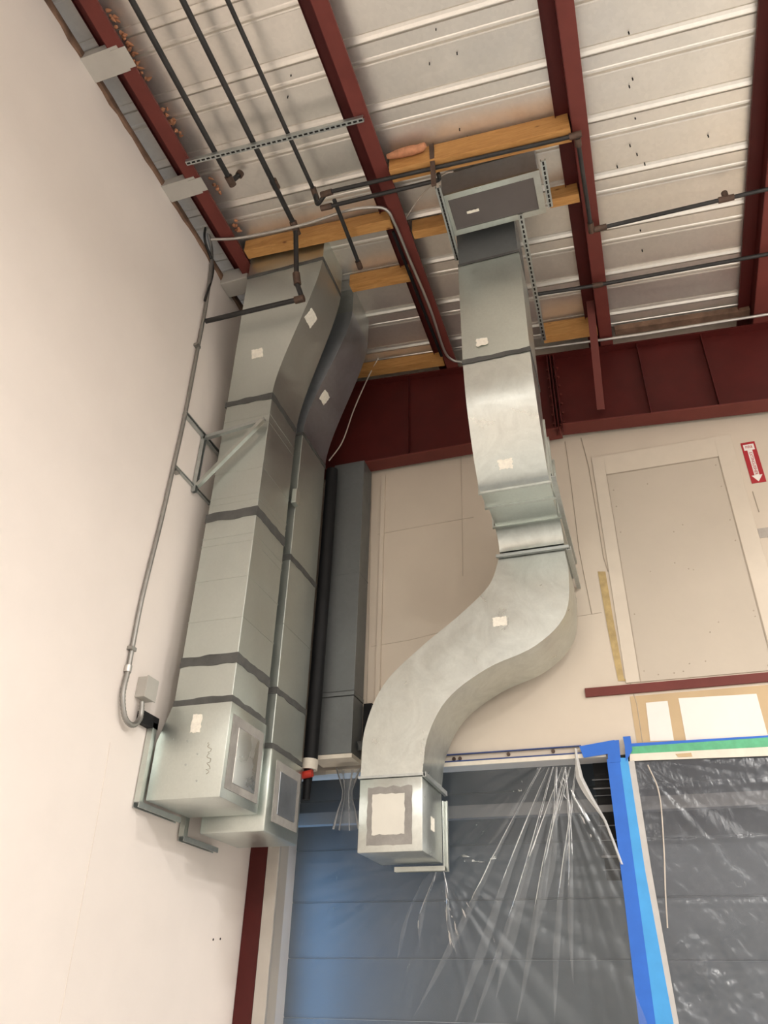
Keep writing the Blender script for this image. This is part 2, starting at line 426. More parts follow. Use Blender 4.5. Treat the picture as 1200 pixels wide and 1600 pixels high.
# ------------------------------------------------------------------ FIRE EXTINGUISHER sign
def text_mesh(s, size, loc, rotm, mat, parent, name, ext=.001, sx=1):
    cu = bpy.data.curves.new(name, 'FONT'); cu.body = s; cu.size = size; cu.extrude = ext
    cu.align_x = 'CENTER'; cu.align_y = 'CENTER'
    tmp = bpy.data.objects.new('tmp_text', cu); C.objects.link(tmp)
    bpy.context.view_layer.update()
    me = bpy.data.meshes.new_from_object(tmp.evaluated_get(bpy.context.evaluated_depsgraph_get()))
    bpy.data.objects.remove(tmp)
    me.transform(Matrix.Translation(loc) @ rotm.to_4x4() @ Matrix.Diagonal((sx, 1, 1, 1)))
    me.materials.clear(); me.materials.append(mat)
    o = bpy.data.objects.new(name, me); C.objects.link(o)
    o.parent = parent; o.matrix_parent_inverse = Matrix.Translation(-parent.location)
    return o
sx0, sx1, sz0, sz1 = 1.452, 1.590, 6.272, 6.795
t = thing('fire_sign', 'red fire extinguisher sign with a white down arrow, high on the back wall', 'sign', ((sx0+sx1)/2, YB, sz0))
plate_ = MB().box(sx0, sx1, YB-.006, YB, sz0, sz1).build('sign_plate', m_signred, t)
cx = (sx0+sx1)/2; yf = YB-.0075
ar = [(cx-.024, 6.69), (cx-.052, 6.69), (cx-.052, 6.765), (cx+.052, 6.765), (cx+.052, 6.69), (cx+.024, 6.69), (cx+.024, 6.365), (cx+.052, 6.365), (cx, 6.285), (cx-.052, 6.365), (cx-.024, 6.365)]
MB().prism([(x, yf, z) for x, z in ar], (0, .0015, 0)).build('arrow', m_signwhite, plate_)
upright = Matrix(((1, 0, 0), (0, 0, -1), (0, 1, 0)))          # text plane faces -Y
sideways = upright @ Matrix.Rotation(-math.pi/2, 3, 'Z')
text_mesh('FIRE', .046, Vector((cx, yf-.001, 6.728)), upright, m_signred, plate_, 'lettering', sx=.85)
text_mesh('EXTINGUISHER', .043, Vector((cx, yf-.001, 6.515)), sideways, m_signred, plate_, 'lettering', sx=1.0)
tag(MB().box(1.385, 1.60, YB-.006, YB, 5.625, 5.735).build('wall_tag', m_tag), 'small grey tag on the back wall below the fire sign', 'tag')

# ------------------------------------------------------------------ roof beam along the back wall (tapered, sloping with the roof)
RY0, RY1 = 7.14, 7.34
def rtop(x): return roofz(x, Z_PUR) - .01
XS = -.37                                                        # splice
def rbot(x): return 7.27 - .004*(x+3.85) if x <= XS+1e-6 else 7.30 + SL*.95*(x-XS)
t = thing('roof_beam', 'deep dark red steel beam along the top of the back wall', 'beam', (XL+.05, 7.25, 7.2))
xa, xb = XL+.01, 10.9
web = MB()
for a, b_ in ((xa, XS-.001), (XS+.001, xb)):
    web.hexa([(a,7.235,rbot(a)),(b_,7.235,rbot(b_)),(b_,7.25,rbot(b_)),(a,7.25,rbot(a))], [(a,7.235,rtop(a)),(b_,7.235,rtop(b_)),(b_,7.25,rtop(b_)),(a,7.25,rtop(a))])
web_ = web.build('web', m_red, t)
def flange(f, lo, hi, a, b_, y0_=RY0, y1_=RY1):
    return MB().hexa([(a,y0_,f(a)+lo),(b_,y0_,f(b_)+lo),(b_,y1_,f(b_)+lo),(a,y1_,f(a)+lo)], [(a,y0_,f(a)+hi),(b_,y0_,f(b_)+hi),(b_,y1_,f(b_)+hi),(a,y1_,f(a)+hi)])
flange(rtop, -.02, 0, xa, xb).build('top_flange', m_red, t)
flange(rbot, -.02, 0, xa, XS-.001).build('bottom_flange', m_red2, t)  # brighter copy of the web red, light painted in
flange(lambda x: rbot(x), -.02, 0, XS+.001, xb).build('bottom_flange', m_red2, t)
for x, f in [(XS-.055, 1), (XS-.02, 1), (XS+.02, 1), (.62, 0), (1.32, 0), (-2.2, 0), (2.5, 0), (4.2, 0)]:
    y_ = RY0 if f else RY0+.02
    MB().box(x-.006, x+.006, y_, 7.234, rbot(x)-(.055 if f else 0), rtop(x)-.02).build('stiffener', m_red, t)
mb = MB()
for k in range(7):
    for x in (XS-.075, XS+.045):
        z = rbot(XS)+.12+k*.14
        MB().tube([(x, 7.234, z), (x, 7.212, z)], .014, 6).build('bolt', m_red2, web_)

# ------------------------------------------------------------------ purlins along Y (Z sections)
PUR = [(-3.42, 'leftmost dark red roof purlin running along the left wall', -8.0),
       (-1.53, 'dark red roof purlin between the left ducts and the S-shaped duct', -8.0),
       (.36, 'dark red roof purlin just right of the dark panelled duct box', -8.0),
       (2.07, 'dark red roof purlin at the far right edge of the photo', -8.0),
       (4.14, None, 0)]
for xr, lab, _ in PUR:
    if lab is None: continue
    x0 = xr-.145 if xr < 2 else xr-.20
    zb, zt = roofz(xr-.07, Z_PUR), roofz(xr-.07, Z_DECK)-.043
    t = thing('roof_purlin', lab, 'purlin', (x0, 0, zb), 'red steel purlins under the roof deck')
    ye = 7.33
    MB().box(x0, x0+.008, -7.0, ye, zb, zt).build('web', m_red, t)
    mb = MB(); mb.box(x0+.008, xr, -7.0, ye, zb, zb+.008); mb.box(xr-.006, xr, -7.0, ye, zb+.008, zb+.03)
    mb.build('bottom_flange', m_red2, t)  # brighter red: light on the underside painted in
    mb = MB(); mb.box(x0-.13, x0, -7.0, ye, zt-.008, zt); mb.box(x0-.13, x0-.124, -7.0, ye, zt-.035, zt-.008)
    mb.build('top_flange', m_red, t)  # darker red on web and top flange: shade under the deck painted in

# flange brace strap from the third purlin to the beam
tag(MB().bar(on(922, 470, 1, 6.55), on(939, 640, 1, 7.13), .085, .012, (0, 1, 0)).build('flange_brace', m_red2), 'slim red brace between the third purlin and the deep beam', 'brace')

# ------------------------------------------------------------------ timber nailers round the roof openings
def nailer(x0, x1, ya, yb, drop, label, grp='orange timber blocks between the purlins'):
    z0a, z0b = roofz(x0, Z_DECK)-.045, roofz(x1, Z_DECK)-.045
    o = MB().hexa([(x0,ya,z0a-drop),(x1,ya,z0b-drop),(x1,yb,z0b-drop),(x0,yb,z0a-drop)], [(x0,ya,z0a),(x1,ya,z0b),(x1,yb,z0b),(x0,yb,z0a)]).build('timber_block', m_wood, bev=.004)
    return tag(o, label, 'timber', grp)
nailer(-3.40, -1.69, 4.83, 4.95, .17, 'long orange timber block above the front left duct')
nailer(-2.42, -1.69, 5.56, 5.68, .17, 'short orange timber block right of the left duct tops')
nailer(-3.20, -1.69, 7.00, 7.12, .15, 'orange timber block against the deep red beam, left of the S-shaped duct')
nailer(-1.51, .20, 4.24, 4.38, .25, 'thick orange timber block in front of the dark panelled box')
nailer(-1.51, -1.09, 5.02, 5.12, .19, 'short orange timber block left of the dark panelled box')
nailer(-.09, .20, 4.98, 5.08, .19, 'short orange timber stub right of the dark panelled box')
nailer(-.42, .20, 6.80, 6.92, .22, 'orange timber block right of the S-shaped duct by the deep beam')
t = nailer(.40, 1.86, 7.02, 7.12, .08, 'scorched brown timber strip above the beam at the right'); t.data.materials[0] = m_rustw

# orange foam shreds along the purlin edges
def shreds(name, pts, label, sc=.03, seed=1):
    rr = random.Random(seed); mb = MB()
    for p in pts:
        for k in range(7):
            q = Vector(p)+Vector((rr.uniform(-.015, .03), rr.uniform(-.11, .11), rr.uniform(-.03, .01)))
            a = q+Vector((rr.uniform(-.01, .06), rr.uniform(-.03, .03), rr.uniform(-.05, .01)))
            mb.tube([q, (q+a)/2, a], [sc*rr.uniform(.5, 1), sc*rr.uniform(.4, .9), .003], 6)
    return tag(mb.build(name, m_foam, smooth=60), label, 'foam', kind='stuff')
shreds('insulation_foam', [onroof(x, y, 8.88) for x, y in [(190, 55), (205, 85), (262, 180), (275, 200), (335, 290), (365, 350), (180, 35), (218, 110)]], 'orange foam shreds along the leftmost purlin', .022, 2)
mb = MB(); rr = random.Random(5)
pts = spline([onroof(x, y, 8.79) for x, y in [(605, 245), (630, 238), (655, 232), (664, 226)]], 10)
mb.tube(pts, [.02+.022*math.sin(math.pi*k/10) + rr.uniform(0, .008) for k in range(11)], 8)
tag(mb.build('insulation_foam', m_foam, smooth=60), 'pink orange foam strip on the thick timber block', 'foam')

# rusty ledger on the left wall and plates carrying the purlin
mb = MB(); rr = random.Random(9); yy = -7.0; pr_ = []
ring = []
while yy < 7.1:
    j = rr.uniform(-.02, .02); k_ = rr.uniform(0, .03)
    ring.append([(XL+.001, yy, 8.68+j), (XL+.012+k_*.6, yy, 8.69+j), (XL+.02+k_*.6, yy, 8.74), (XL+.01, yy, 8.78), (XL+.001, yy, 8.78)])
    yy += .12
mb.rings(ring); tag(mb.build('wall_ledger', m_rustw, smooth=50), 'rusty ragged ledger along the top of the left wall', 'ledger')
for (ya, yb, lab) in [(2.53, 2.75, 'grey steel plate under the leftmost purlin nearest the top of the photo'), (3.86, 4.05, 'grey steel plate under the leftmost purlin at the end of the perforated strut')]:
    t = thing('purlin_plate', lab, 'bracket', (XL, ya, 8.68), 'grey plates from wall to purlin')
    zq = 8.665
    MB().box(XL+.002, -3.47, ya, yb, zq, zq+.012).build('plate', m_greyst, t)
    MB().box(XL+.002, -3.47, ya-.006, ya, zq, zq+.10).build('lip', m_greyst, t)
    MB().box(-3.55, -3.40, ya+.02, yb-.02, zq-.006, zq).build('clip', m_greyst, t)
t = tag(MB().box(XL+.002, -3.50, 5.12, 5.34, 8.60, 8.80).build('duct_saddle', m_greyst, bev=.01), 'grey metal saddle between left wall and the front left duct top', 'bracket')

# ================================================================== DUCTS
def lofted(name, secs, mat, parent, smooth=35, bev=0):
    return MB().rings([rect_ring(*s) for s in secs]).build(name, mat, parent, smooth, bev)
def sm(t): return t*t*(3-2*t)
def transition(name, z0, r0, z1, r1, mat, parent, n=14, ease=(sm, sm, sm, sm)):
    secs = []
    for k in range(n+1):
        t = k/n
        secs.append(tuple(a+(b-a)*e(t) for a, b, e in zip(r0, r1, ease)) + (z0+(z1-z0)*t,))
    return lofted(name, secs, mat, parent, 30)
from mathutils.bvhtree import BVHTree
def stick_on(o, px, py, w_, h_, parent):
    """paper label lying on the surface of part o"""
    me = o.data; bv = BVHTree.FromPolygons([v.co.copy() for v in me.vertices], [tuple(p.vertices) for p in me.polygons])
    loc, n, _, _ = bv.ray_cast(EYE, ray(px, py).normalized())
    if loc is None: return
    if n.dot(ray(px, py)) > 0: n = -n
    up = (ZU - n*ZU.dot(n)).normalized(); ux = up.cross(n).normalized()
    return smear(loc - n*.004, ux, up, n, w_, h_, .007, .012, px*.37).build('sticker', m_paper, o)
def sticker(px, py, axis, v, nrm, w_, h_, parent, up=ZU):
    c = on(px, py, axis, v); ux = {0: YU, 1: XU, 2: XU}[axis]
    sk = smear(c, ux, up, nrm, w_, h_, .002, .012, px*.37)
    return sk.build('sticker', m_paper, parent)

# ---- A: front left duct
A0, A1, AY0, AY1 = -3.66, -3.135, 5.40, 6.02
t = dA = thing('rectangular_duct', 'tall grey duct nearest the left wall with shiny access plate low on its right side', 'duct', (-3.4, 5.7, 2.95), 'ducts down the left wall')
lofted('collar', [(-3.395, -2.50, 4.99, 5.53, 8.42), (-3.395, -2.50, 4.99, 5.53, 8.86)], m_galv, t, 35)
trA = transition('transition_section', 6.97, (A0, A1, AY0, AY1), 8.42, (-3.395, -2.50, 4.99, 5.53), m_dull, t, 18)
def creased(z0, z1, x0, x1, y0_, y1_, mat, parent, lines):
    mb = MB(); mb.rings([rect_ring(x0, x1, y0_, y1_, z0), rect_ring(x0, x1, y0_, y1_, z1)])
    o = mb.build('duct_section', mat, parent, bev=.006)
    for z in lines:
        MB().rings([rect_ring(x0-.003, x1+.003, y0_-.003, y1_+.003, z-.005), rect_ring(x0-.003, x1+.003, y0_-.003, y1_+.003, z+.005)]).build('cross_bead', mat, o)
    return o
creased(5.55, 6.95, A0, A1, AY0, AY1, m_dull, t, (6.72, 6.62, 6.05, 5.75, 5.68))
creased(4.08, 5.53, A0-.01, A1, AY0, AY1, m_dull, t, (5.30, 4.85, 4.45, 5.22))
creased(3.70, 4.06, A0-.015, A1, AY0, AY1, m_dull, t, ())
band(-3.395, -2.50, 4.99, 5.53, 8.40, .045, .006, .008, 2.2).build('joint_band', m_mastic, t)
for z, h, q in [(6.96, .075, 1), (5.54, .10, 2), (4.07, .085, 3), (3.70, .085, 4)]:
    band(A0-.012, A1, AY0, AY1, z, h, .005, .018, q).build('joint_band', m_mastic, t)
bx0, bx1, bz0, bz1 = -3.775, -3.125, 2.945, 3.69
lofted('plenum_box', [(bx0, bx1, AY0-.01, AY1+.02, bz0), (bx0, bx1, AY0-.01, AY1+.02, 3.40), (A0-.02, bx1, AY0-.01, AY1+.02, 3.69)], m_galv, t, 30, .008)
a, b_ = on(385, 1140, 0, bx1), on(372, 1238, 0, bx1)
fm_ = MB().box(bx1, bx1+.008, 5.44, 5.99, 3.02, 3.60).build('frame_mastic', m_mastic2, t)
MB().box(bx1+.008, bx1+.014, 5.535, 5.915, 3.08, 3.52).build('access_panel', m_mirror, fm_, bev=.004)
sticker(307, 1130, 1, AY0-.0105, -YU, .09, .15, t)
stick_on(trA, 402, 552, .13, .10, t); stick_on(trA, 486, 497, .16, .14, t)
rr = random.Random(4)
MB().tube([on(328-k*.12+rr.uniform(-4, 4), 1160+k*1.7, 1, AY0-.012) for k in range(30)], .002, 4).build('pencil_mark', m_grease, t)
for px, py in [(270, 1155), (293, 1158), (290, 1195), (308, 1178), (307, 1220)]:
    p = on(px, py, 1, AY0-.010); MB().tube([p, p-YU*.006], .008, 8).build('screw_head', m_strut, t)

# ---- B: duct behind A
B0, B1, BY0, BY1 = -3.66, -3.105, 6.13, 6.79
t = dB = thing('rectangular_duct', 'tall grey duct behind the nearest left one, its lower box hanging lower', 'duct', (-3.4, 6.45, 2.83), 'ducts down the left wall')
lofted('collar', [(-3.36, -2.46, 5.80, 6.34, 8.42), (-3.36, -2.46, 5.80, 6.34, 8.86)], m_strut, t, 35)
trB = transition('transition_section', 7.02, (B0, B1, BY0, BY1), 8.42, (-3.36, -2.46, 5.80, 6.34), m_blue, t, 18)
stick_on(trB, 507, 621, .14, .13, t)
creased(5.45, 7.00, B0, B1, BY0, BY1, m_dull, t, ())
creased(4.06, 5.42, B0, B1, BY0, BY1, m_dull, t, (4.7,))
creased(3.55, 4.03, B0, B1, BY0, BY1, m_dull, t, ())
for z, h, q in [(7.01, .05, 5), (5.43, .06, 6), (4.04, .06, 7), (3.54, .05, 8)]:
    band(B0, B1, BY0, BY1, z, h, .005, .016, q).build('joint_band', m_mastic, t)
lofted('plenum_box', [(-3.70, B1+.012, BY0-.01, BY1+.02, 2.83), (-3.70, B1+.012, BY0-.01, BY1+.02, 3.52)], m_galv, t, 30, .02)
fm_ = MB().box(B1+.012, B1+.019, BY0+.10, BY1-.04, 2.93, 3.44).build('frame_mastic', m_mastic2, t)
MB().box(B1+.019, B1+.026, BY0+.18, BY1-.12, 3.0, 3.36).build('access_panel', m_blue, fm_, bev=.004)

# clip joining the two ducts
tag(MB().box(-3.12, -3.06, 6.03, 6.12, 6.02, 6.20).build('duct_clip', m_galvb, bev=.01), 'small bright metal clip in the slot between the two left ducts', 'clip')

# ---- C: narrow dark duct on the back wall
C0, C1, CY0 = -3.10, -2.715, 7.06
t = thing('rectangular_duct', 'narrow dark grey duct standing against the back wall near the corner', 'duct', (-2.9, 7.2, 3.66))
MB().box(C0, C1, CY0, 7.34, 4.33, 7.22).build('duct_section', m_dark, t, bev=.005)
MB().box(C0-.01, C1+.004, CY0-.008, 7.345, 4.28, 4.325).build('flange', m_dark, t, bev=.004)
MB().box(C0-.015, C1-.002, CY0, 7.34, 3.70, 4.275).build('duct_section', m_dark, t, bev=.005)
MB().box(C0-.003, C1+.003, CY0-.003, 7.342, 5.68, 5.70).build('cross_bead', m_dark, t)
MB().box(C0-.02, C1+.01, CY0-.01, 7.342, 3.655, 3.695).build('end_collar', m_cream, t)
t = tag(MB().tube([on(557, 1166, 1, 7.2), on(578, 1163, 1, 7.3)], .045, 16).build('pipe_stub', m_dark, smooth=40), 'short grey pipe stub at the right foot of the dark duct', 'pipe')
tag(MB().box(-2.71, -2.62, 7.34, 7.398, 3.78, 4.28).build('wall_slot', m_black), 'dark slot in the back wall beside the foot of the narrow duct', 'slot')
tag(MB().box(-2.60, -2.55, 7.37, 7.40, 3.72, 7.20).build('corner_batten', m_wall_b), 'thin painted batten up the back wall beside the narrow dark duct', 'batten')

# black riser pipe in the corner
t = thing('riser_pipe', 'black vertical pipe in the corner between the left ducts and narrow dark duct', 'pipe', (-3.07, 6.94, 3.6))
MB().tube([on(519, 735, 1, 6.94), on(511, 850, 1, 6.94), on(485, 1188, 1, 6.94)], .070, 20).build('pipe_body', m_black, t, smooth=40)
MB().tube([on(485, 1187, 1, 6.94), on(483, 1203, 1, 6.94)], .078, 20).build('white_coupling', m_cream, t, smooth=40)
t = thing('valve', 'red handled black valve hanging below the black riser pipe', 'valve', tuple(on(480, 1225, 1, 6.94)))
MB().tube([on(483, 1196, 1, 6.94), on(478, 1250, 1, 6.94)], [.05, .035], 12).build('valve_body', m_black, t, smooth=40)
MB().tube([on(470, 1212, 1, 6.88), on(488, 1208, 1, 6.88)], .035, 12).build('valve_handle', m_redval, t, smooth=40)
tag(MB().tube(spline([on(494, 1090, 1, 7.2), on(490, 1120, 1, 7.25), on(491, 1160, 1, 7.3), on(497, 1186, 1, 7.25)], 14), .010, 8).build('black_cable', m_black, smooth=50), 'thin black cable beside the foot of the narrow dark duct', 'cable')

# ---- D: S-shaped duct
t = dD = thing('curved_duct', 'shiny S-shaped duct bending down the back wall from the roof to a square box', 'duct', (-2.15, 6.9, 2.72))
DY0, DY1 = 6.57, 7.22
D0, D1 = -1.07, -.45
lofted('end_box', [(-2.435, -1.865, DY0, DY1, 2.715), (-2.435, -1.865, DY0, DY1, 3.315)], m_galvb, t, 35, .008)
Lp = spline([(-2.43, 0, 3.335), (-2.405, 0, 3.76), (-2.23, 0, 4.17), (-1.87, 0, 4.50), (-1.48, 0, 4.79), (-1.19, 0, 5.06), (-1.072, 0, 5.36)], 40)
Rp = spline([(-1.865, 0, 3.335), (-1.81, 0, 3.66), (-1.62, 0, 3.98), (-1.25, 0, 4.225), (-.81, 0, 4.39), (-.515, 0, 4.66), (-.44, 0, 5.05), (-.455, 0, 5.36)], 40)
MB().rings([[(l.x, DY0, l.z), (r_.x, DY0, r_.z), (r_.x, DY1, r_.z), (l.x, DY1, l.z)] for l, r_ in zip(Lp, Rp)]).build('s_bend', m_galvb, t, 35)
def side_loft(name, front, back, mat, x0=D0, x1=D1):
    return MB().rings([[(x0, f[0], f[1]), (x1, f[0], f[1]), (x1, k[0], k[1]), (x0, k[0], k[1])] for f, k in zip(front, back)]).build(name, mat, t, 35)
def arc(c, r, a0, a1, n): return [(c[0]+r*math.cos(math.radians(a0+(a1-a0)*k/n)), c[1]+r*math.sin(math.radians(a0+(a1-a0)*k/n))) for k in range(n+1)]
# upper turn: from vertical (front face Y=6.57) to running towards the camera (underside z=5.58)
side_loft('elbow_section', arc((6.39, 5.40), .18, 0, 90, 14), arc((6.39, 5.40), .83, 0, 90, 14), m_galvb)
side_loft('duct_section', [(6.38, 5.58), (6.02, 5.58)], [(6.38, 6.23), (6.02, 6.23)], m_galv, D0+.012, D1-.012)
side_loft('duct_section', [(6.00, 5.575), (5.74, 5.56)], [(6.00, 6.235), (5.74, 6.235)], m_galv)
of = [(p.x, p.y) for p in spline([(5.73, 5.56, 0), (5.62, 5.62, 0), (5.46, 5.85, 0), (5.29, 6.24, 0), (5.21, 6.66, 0)], 24)]
ob = [(p.x, p.y) for p in spline([(5.735, 6.235, 0), (5.76, 6.25, 0), (5.78, 6.35, 0), (5.78, 6.50, 0), (5.78, 6.66, 0)], 24)]
elb = side_loft('elbow_section', of, ob, m_galvb)
side_loft('duct_section', [(5.21, 6.68), (5.19, 7.98)], [(5.78, 6.68), (5.76, 7.98)], m_galv)
side_loft('duct_section', [(5.185, 8.0), (5.10, 8.62)], [(5.76, 8.0), (5.72, 8.62)], m_dark, D0+.01, D1-.01)  # darker metal paints in the shade of the recess
def collar(name, y0_, y1_, z0, z1, mat, x0=D0, x1=D1, off=.018, th=.03, horiz=False):
    mb = MB()
    if horiz:   # ring in the XZ plane around a run along Y
        mb.box(x0-off, x1+off, y0_, y1_, z0-off, z0+.002); mb.box(x0-off, x1+off, y0_, y1_, z1-.002, z1+off)
        mb.box(x0-off, x0+.002, y0_, y1_, z0, z1); mb.box(x1-.002, x1+off, y0_, y1_, z0, z1)
    else:
        mb.rings([rect_ring(x0-off, x1+off, y0_-off, y1_+off, z0), rect_ring(x0-off, x1+off, y0_-off, y1_+off, z1)])
    return mb.build(name, mat, t)
collar('flange', 6.36, 6.39, 5.58, 6.23, m_galv, horiz=True)
collar('flange', 5.995, 6.03, 5.575, 6.235, m_galvb, horiz=True)
collar('flange', 5.725, 5.75, 5.56, 6.235, m_galvb, horiz=True)
collar('flange', DY0, DY1, 5.355, 5.375, m_strut, off=.012)
collar('flange', DY0, DY1, 3.318, 3.34, m_strut, -2.435, -1.865, .012)
band(D0, D1, 5.205, 5.78, 6.67, .05, .006, .014, 3.3).build('joint_band', m_mastic, t)
band(D0+.005, D1-.005, 5.185, 5.76, 7.99, .025, .006, .004, 5.3).build('joint_band', m_mastic, t)
# mastic framed plate on the box
cpl = Vector((-2.155, DY0, 3.005))
fm_ = smear(cpl, XU, ZU, -YU, .40, .47, .006, .015, 2.0).build('frame_mastic', m_mastic2, t)
smear(cpl+Vector((-.01, -.006, .01)), XU, ZU, -YU, .29, .33, .003, .012, 5.0).build('access_panel', m_panelw, fm_)
sticker(676, 1288, 0, -1.864, XU, .12, .11, t)
sticker(753, 534, 1, 5.195, -YU, .11, .09, t)
stick_on(elb, 790, 725, .125, .085, t)
sticker(807, 845, 1, DY0-.001, -YU, .10, .09, t)
sticker(781, 971, 1, DY0-.001, -YU, .13, .09, t)

# box with the dark panel at the top of the duct
t = thing('duct_box', 'flat duct box under the roof with a dark panel framed in bright metal', 'duct', (-.6, 4.75, 8.2))
qx0, qx1, qy0, qy1, qz = -1.065, -.14, 4.53, 4.985, 8.235
MB().box(qx0, qx1, qy0, qy1, qz, roofz(qx1, Z_DECK)-.05).build('box_body', m_blue, t, bev=.005)
mb = MB(); fw = .05; zq = qz-.022
mb.box(qx0-.012, qx1+.012, qy0-.012, qy0+fw, zq, qz); mb.box(qx0-.012, qx1+.012, qy1-fw, qy1+.012, zq, qz)
mb.box(qx0-.012, qx0+fw, qy0+fw, qy1-fw, zq, qz); mb.box(qx1-fw, qx1+.012, qy0+fw, qy1-fw, zq, qz)
mb.build('panel_frame', m_galvb, t)
MB().box(qx0+fw-.002, qx1-fw+.002, qy0+fw-.002, qy1-fw+.002, qz-.012, qz-.001).build('dark_panel', m_blank, t)
smear(on(739, 330, 2, zq-.001), XU, YU, -ZU, .12, .03, .002, .004, 1.1).build('sticker', m_paper, t)

# ================================================================== STRUTS AND BRACKETS
def holed_strut(a, b, wd, ht, up, label, grp, n=22):
    a, b = Vector(a), Vector(b)
    t = thing('strut_channel', label, 'strut', tuple(a), grp)
    upv = Vector(up); d = b-a; dn = d.normalized()
    mb = MB().channel(a, b, wd, ht, up); mb.mi = 1
    for k in range(n):
        p = a + d*((k+.5)/n) - upv*(ht/2+.0012)
        mb.bar(p-dn*.018, p+dn*.018, .017, .002, upv)
    mb.build('channel', m_strut, t, mat2=m_gap)
    return t
SG = 'perforated strut channels near the roof'
zs = lambda x: roofz(x, Z_PUR)-.022
holed_strut((-3.44, 3.68, zs(-3.44)-.012), (-1.58, 3.70, zs(-1.58)-.012), .044, .044, (0, 0, 1), 'long perforated strut crossing below the two left purlins, under the black pipes', SG, 34)
holed_strut(on(684, 292, 2, 8.19), on(715, 405, 2, 8.17), .052, .035, (0, 0, 1), 'perforated strut along the left side of the dark panelled box', SG, 22)
holed_strut(on(848, 250, 2, 8.19), on(860, 322, 2, 8.19), .05, .035, (0, 0, 1), 'short perforated strut at the right end of the dark panelled box', SG, 10)
holed_strut(on(813, 333, 2, 8.22), on(850, 530, 2, 8.22), .05, .045, (0, 0, 1), 'long perforated strut beside the upper right side of the S-shaped duct', SG, 30)

# triangular wall bracket around duct A
t = thing('wall_bracket', 'triangular zinc bracket with bright diagonal reaching across the nearest left duct', 'bracket', (XL, 5.35, 5.85))
yb_ = 5.33
p1, p2, p3 = Vector((XL+.03, yb_, 6.50)), Vector((-3.14, yb_, 6.58)), Vector((XL+.03, yb_, 5.86))
MB().channel(p3-ZU*.03, p1+ZU*.03, .042, .042, (1, 0, 0)).build('post', m_strut, t)
MB().channel(p1, p2, .042, .042, (0, 0, 1)).build('arm', m_strut, t)
MB().channel(p3+Vector((.04, -.022, .02)), p2+Vector((-.01, -.022, -.02)), .042, .042, (0, 1, 0)).build('diagonal', m_galvb, t)
MB().channel((XL+.023, 4.95, 6.53), (XL+.023, 5.95, 6.53), .042, .042, (1, 0, 0)).build('wall_rail', m_strut, t)
MB().channel((XL+.016, 4.98, 5.90), (XL+.016, 5.95, 5.90), .025, .03, (1, 0, 0)).build('wall_rail', m_strut, t)

# brackets under the lower boxes
t = thing('support_bracket', 'zinc strut bracket at the lower left corner of the nearest left duct box', 'bracket', (XL, 5.35, 2.9))
MB().channel((XL+.035, 5.36, 2.93), (XL+.035, 5.36, 3.55), .05, .06, (0, 1, 0)).build('post', m_galv, t)
MB().channel((XL+.035, 5.33, 2.91), (XL+.035, 5.95, 2.91), .055, .042, (0, 0, -1)).build('rail', m_strut, t)
t = thing('support_bracket', 'zinc strut bracket at the lower left corner of the second left duct box', 'bracket', (XL, 6.1, 2.78))
MB().channel((XL+.04, 6.05, 2.80), (XL+.04, 6.05, 3.3), .05, .06, (0, 1, 0)).build('post', m_galv, t)
MB().channel((XL+.04, 6.03, 2.785), (XL+.04, 6.62, 2.785), .055, .042, (0, 0, -1)).build('rail', m_strut, t)
tag(MB().box(XL+.001, XL+.06, 5.17, 5.40, 3.50, 3.60).build('black_bracket', m_black, bev=.004), 'short black bracket on the left wall above the nearest duct box', 'bracket')

# strut brackets on duct D
t = thing('support_bracket', 'pale strut frame under the square end box of the S-shaped duct', 'bracket', (-1.84, 7.2, 2.66))
MB().channel((-2.30, 7.20, 2.672), (-1.835, 7.20, 2.672), .05, .04, (0, 0, -1)).build('rail', m_galvb, t)
MB().channel((-1.840, 7.25, 2.655), (-1.840, 7.25, 3.25), .045, .04, (0, -1, 0)).build('post', m_galvb, t)
t = thing('support_bracket', 'short strut clip beside the duct at the top of its S-bend', 'bracket', (-.42, 6.9, 5.2))
MB().channel((D0-.03, 6.538, 5.34), (D1+.045, 6.538, 5.34), .03, .03, (0, 0, -1)).build('rail', m_strut, t)
MB().channel((D1+.04, 6.55, 5.33), (D1+.04, 7.38, 5.33), .04, .04, (0, 0, 1)).build('arm', m_strut, t)
t = tag(MB().channel((D1+.035, 5.70, 5.60), (D1+.035, 7.38, 5.62), .04, .04, (0, 0, 1)).build('strut_channel', m_strut), 'zinc strut running back to the wall beside the horizontal neck of the S-shaped duct', 'strut')
t = thing('support_bracket', 'dark strut across the joint above the square end box', 'bracket', (-1.85, 6.6, 3.33))
MB().channel((-1.845, 6.56, 3.325), (-1.845, 7.3, 3.325), .03, .04, (0, 0, 1)).build('rail', m_strut, t)

# ================================================================== PIPES
PG = 'black iron pipes under the roof'
def pipe(name, path, r, label, mat=m_pipe, fittings=(), grp=None, rad=.05, cat='pipe', fr=1.45):
    t = thing(name, label, cat, tuple(path[0]), grp)
    run = MB().tube(fillet(path, rad), r, 14).build('pipe_run', mat, t, smooth=50)
    for a, b in fittings:
        MB().tube([a, b], r*fr, 14).build('coupling', m_rust if mat is m_pipe else mat, run, smooth=40)
    return t
def V(*a): return Vector(a)
rp = .027
zp = lambda x: roofz(x, Z_PUR)+.04
x1 = -3.13; x2 = -2.71; x3 = -2.345
# pipe 1: stops with an upward elbow
e1 = V(x1, 4.02, zp(x1)-.03)
pipe('iron_pipe', [V(x1, -6, zp(x1)), V(x1, 4.02, zp(x1)-.02), V(x1+.08, 4.03, 8.77)], rp, 'leftmost of the three black pipes, ending in an elbow', fittings=[(V(x1, 3.95, zp(x1)-.02), V(x1, 4.06, zp(x1)-.02)), (V(x1+.07, 4.03, 8.75), V(x1+.085, 4.03, 8.79))], grp=PG)
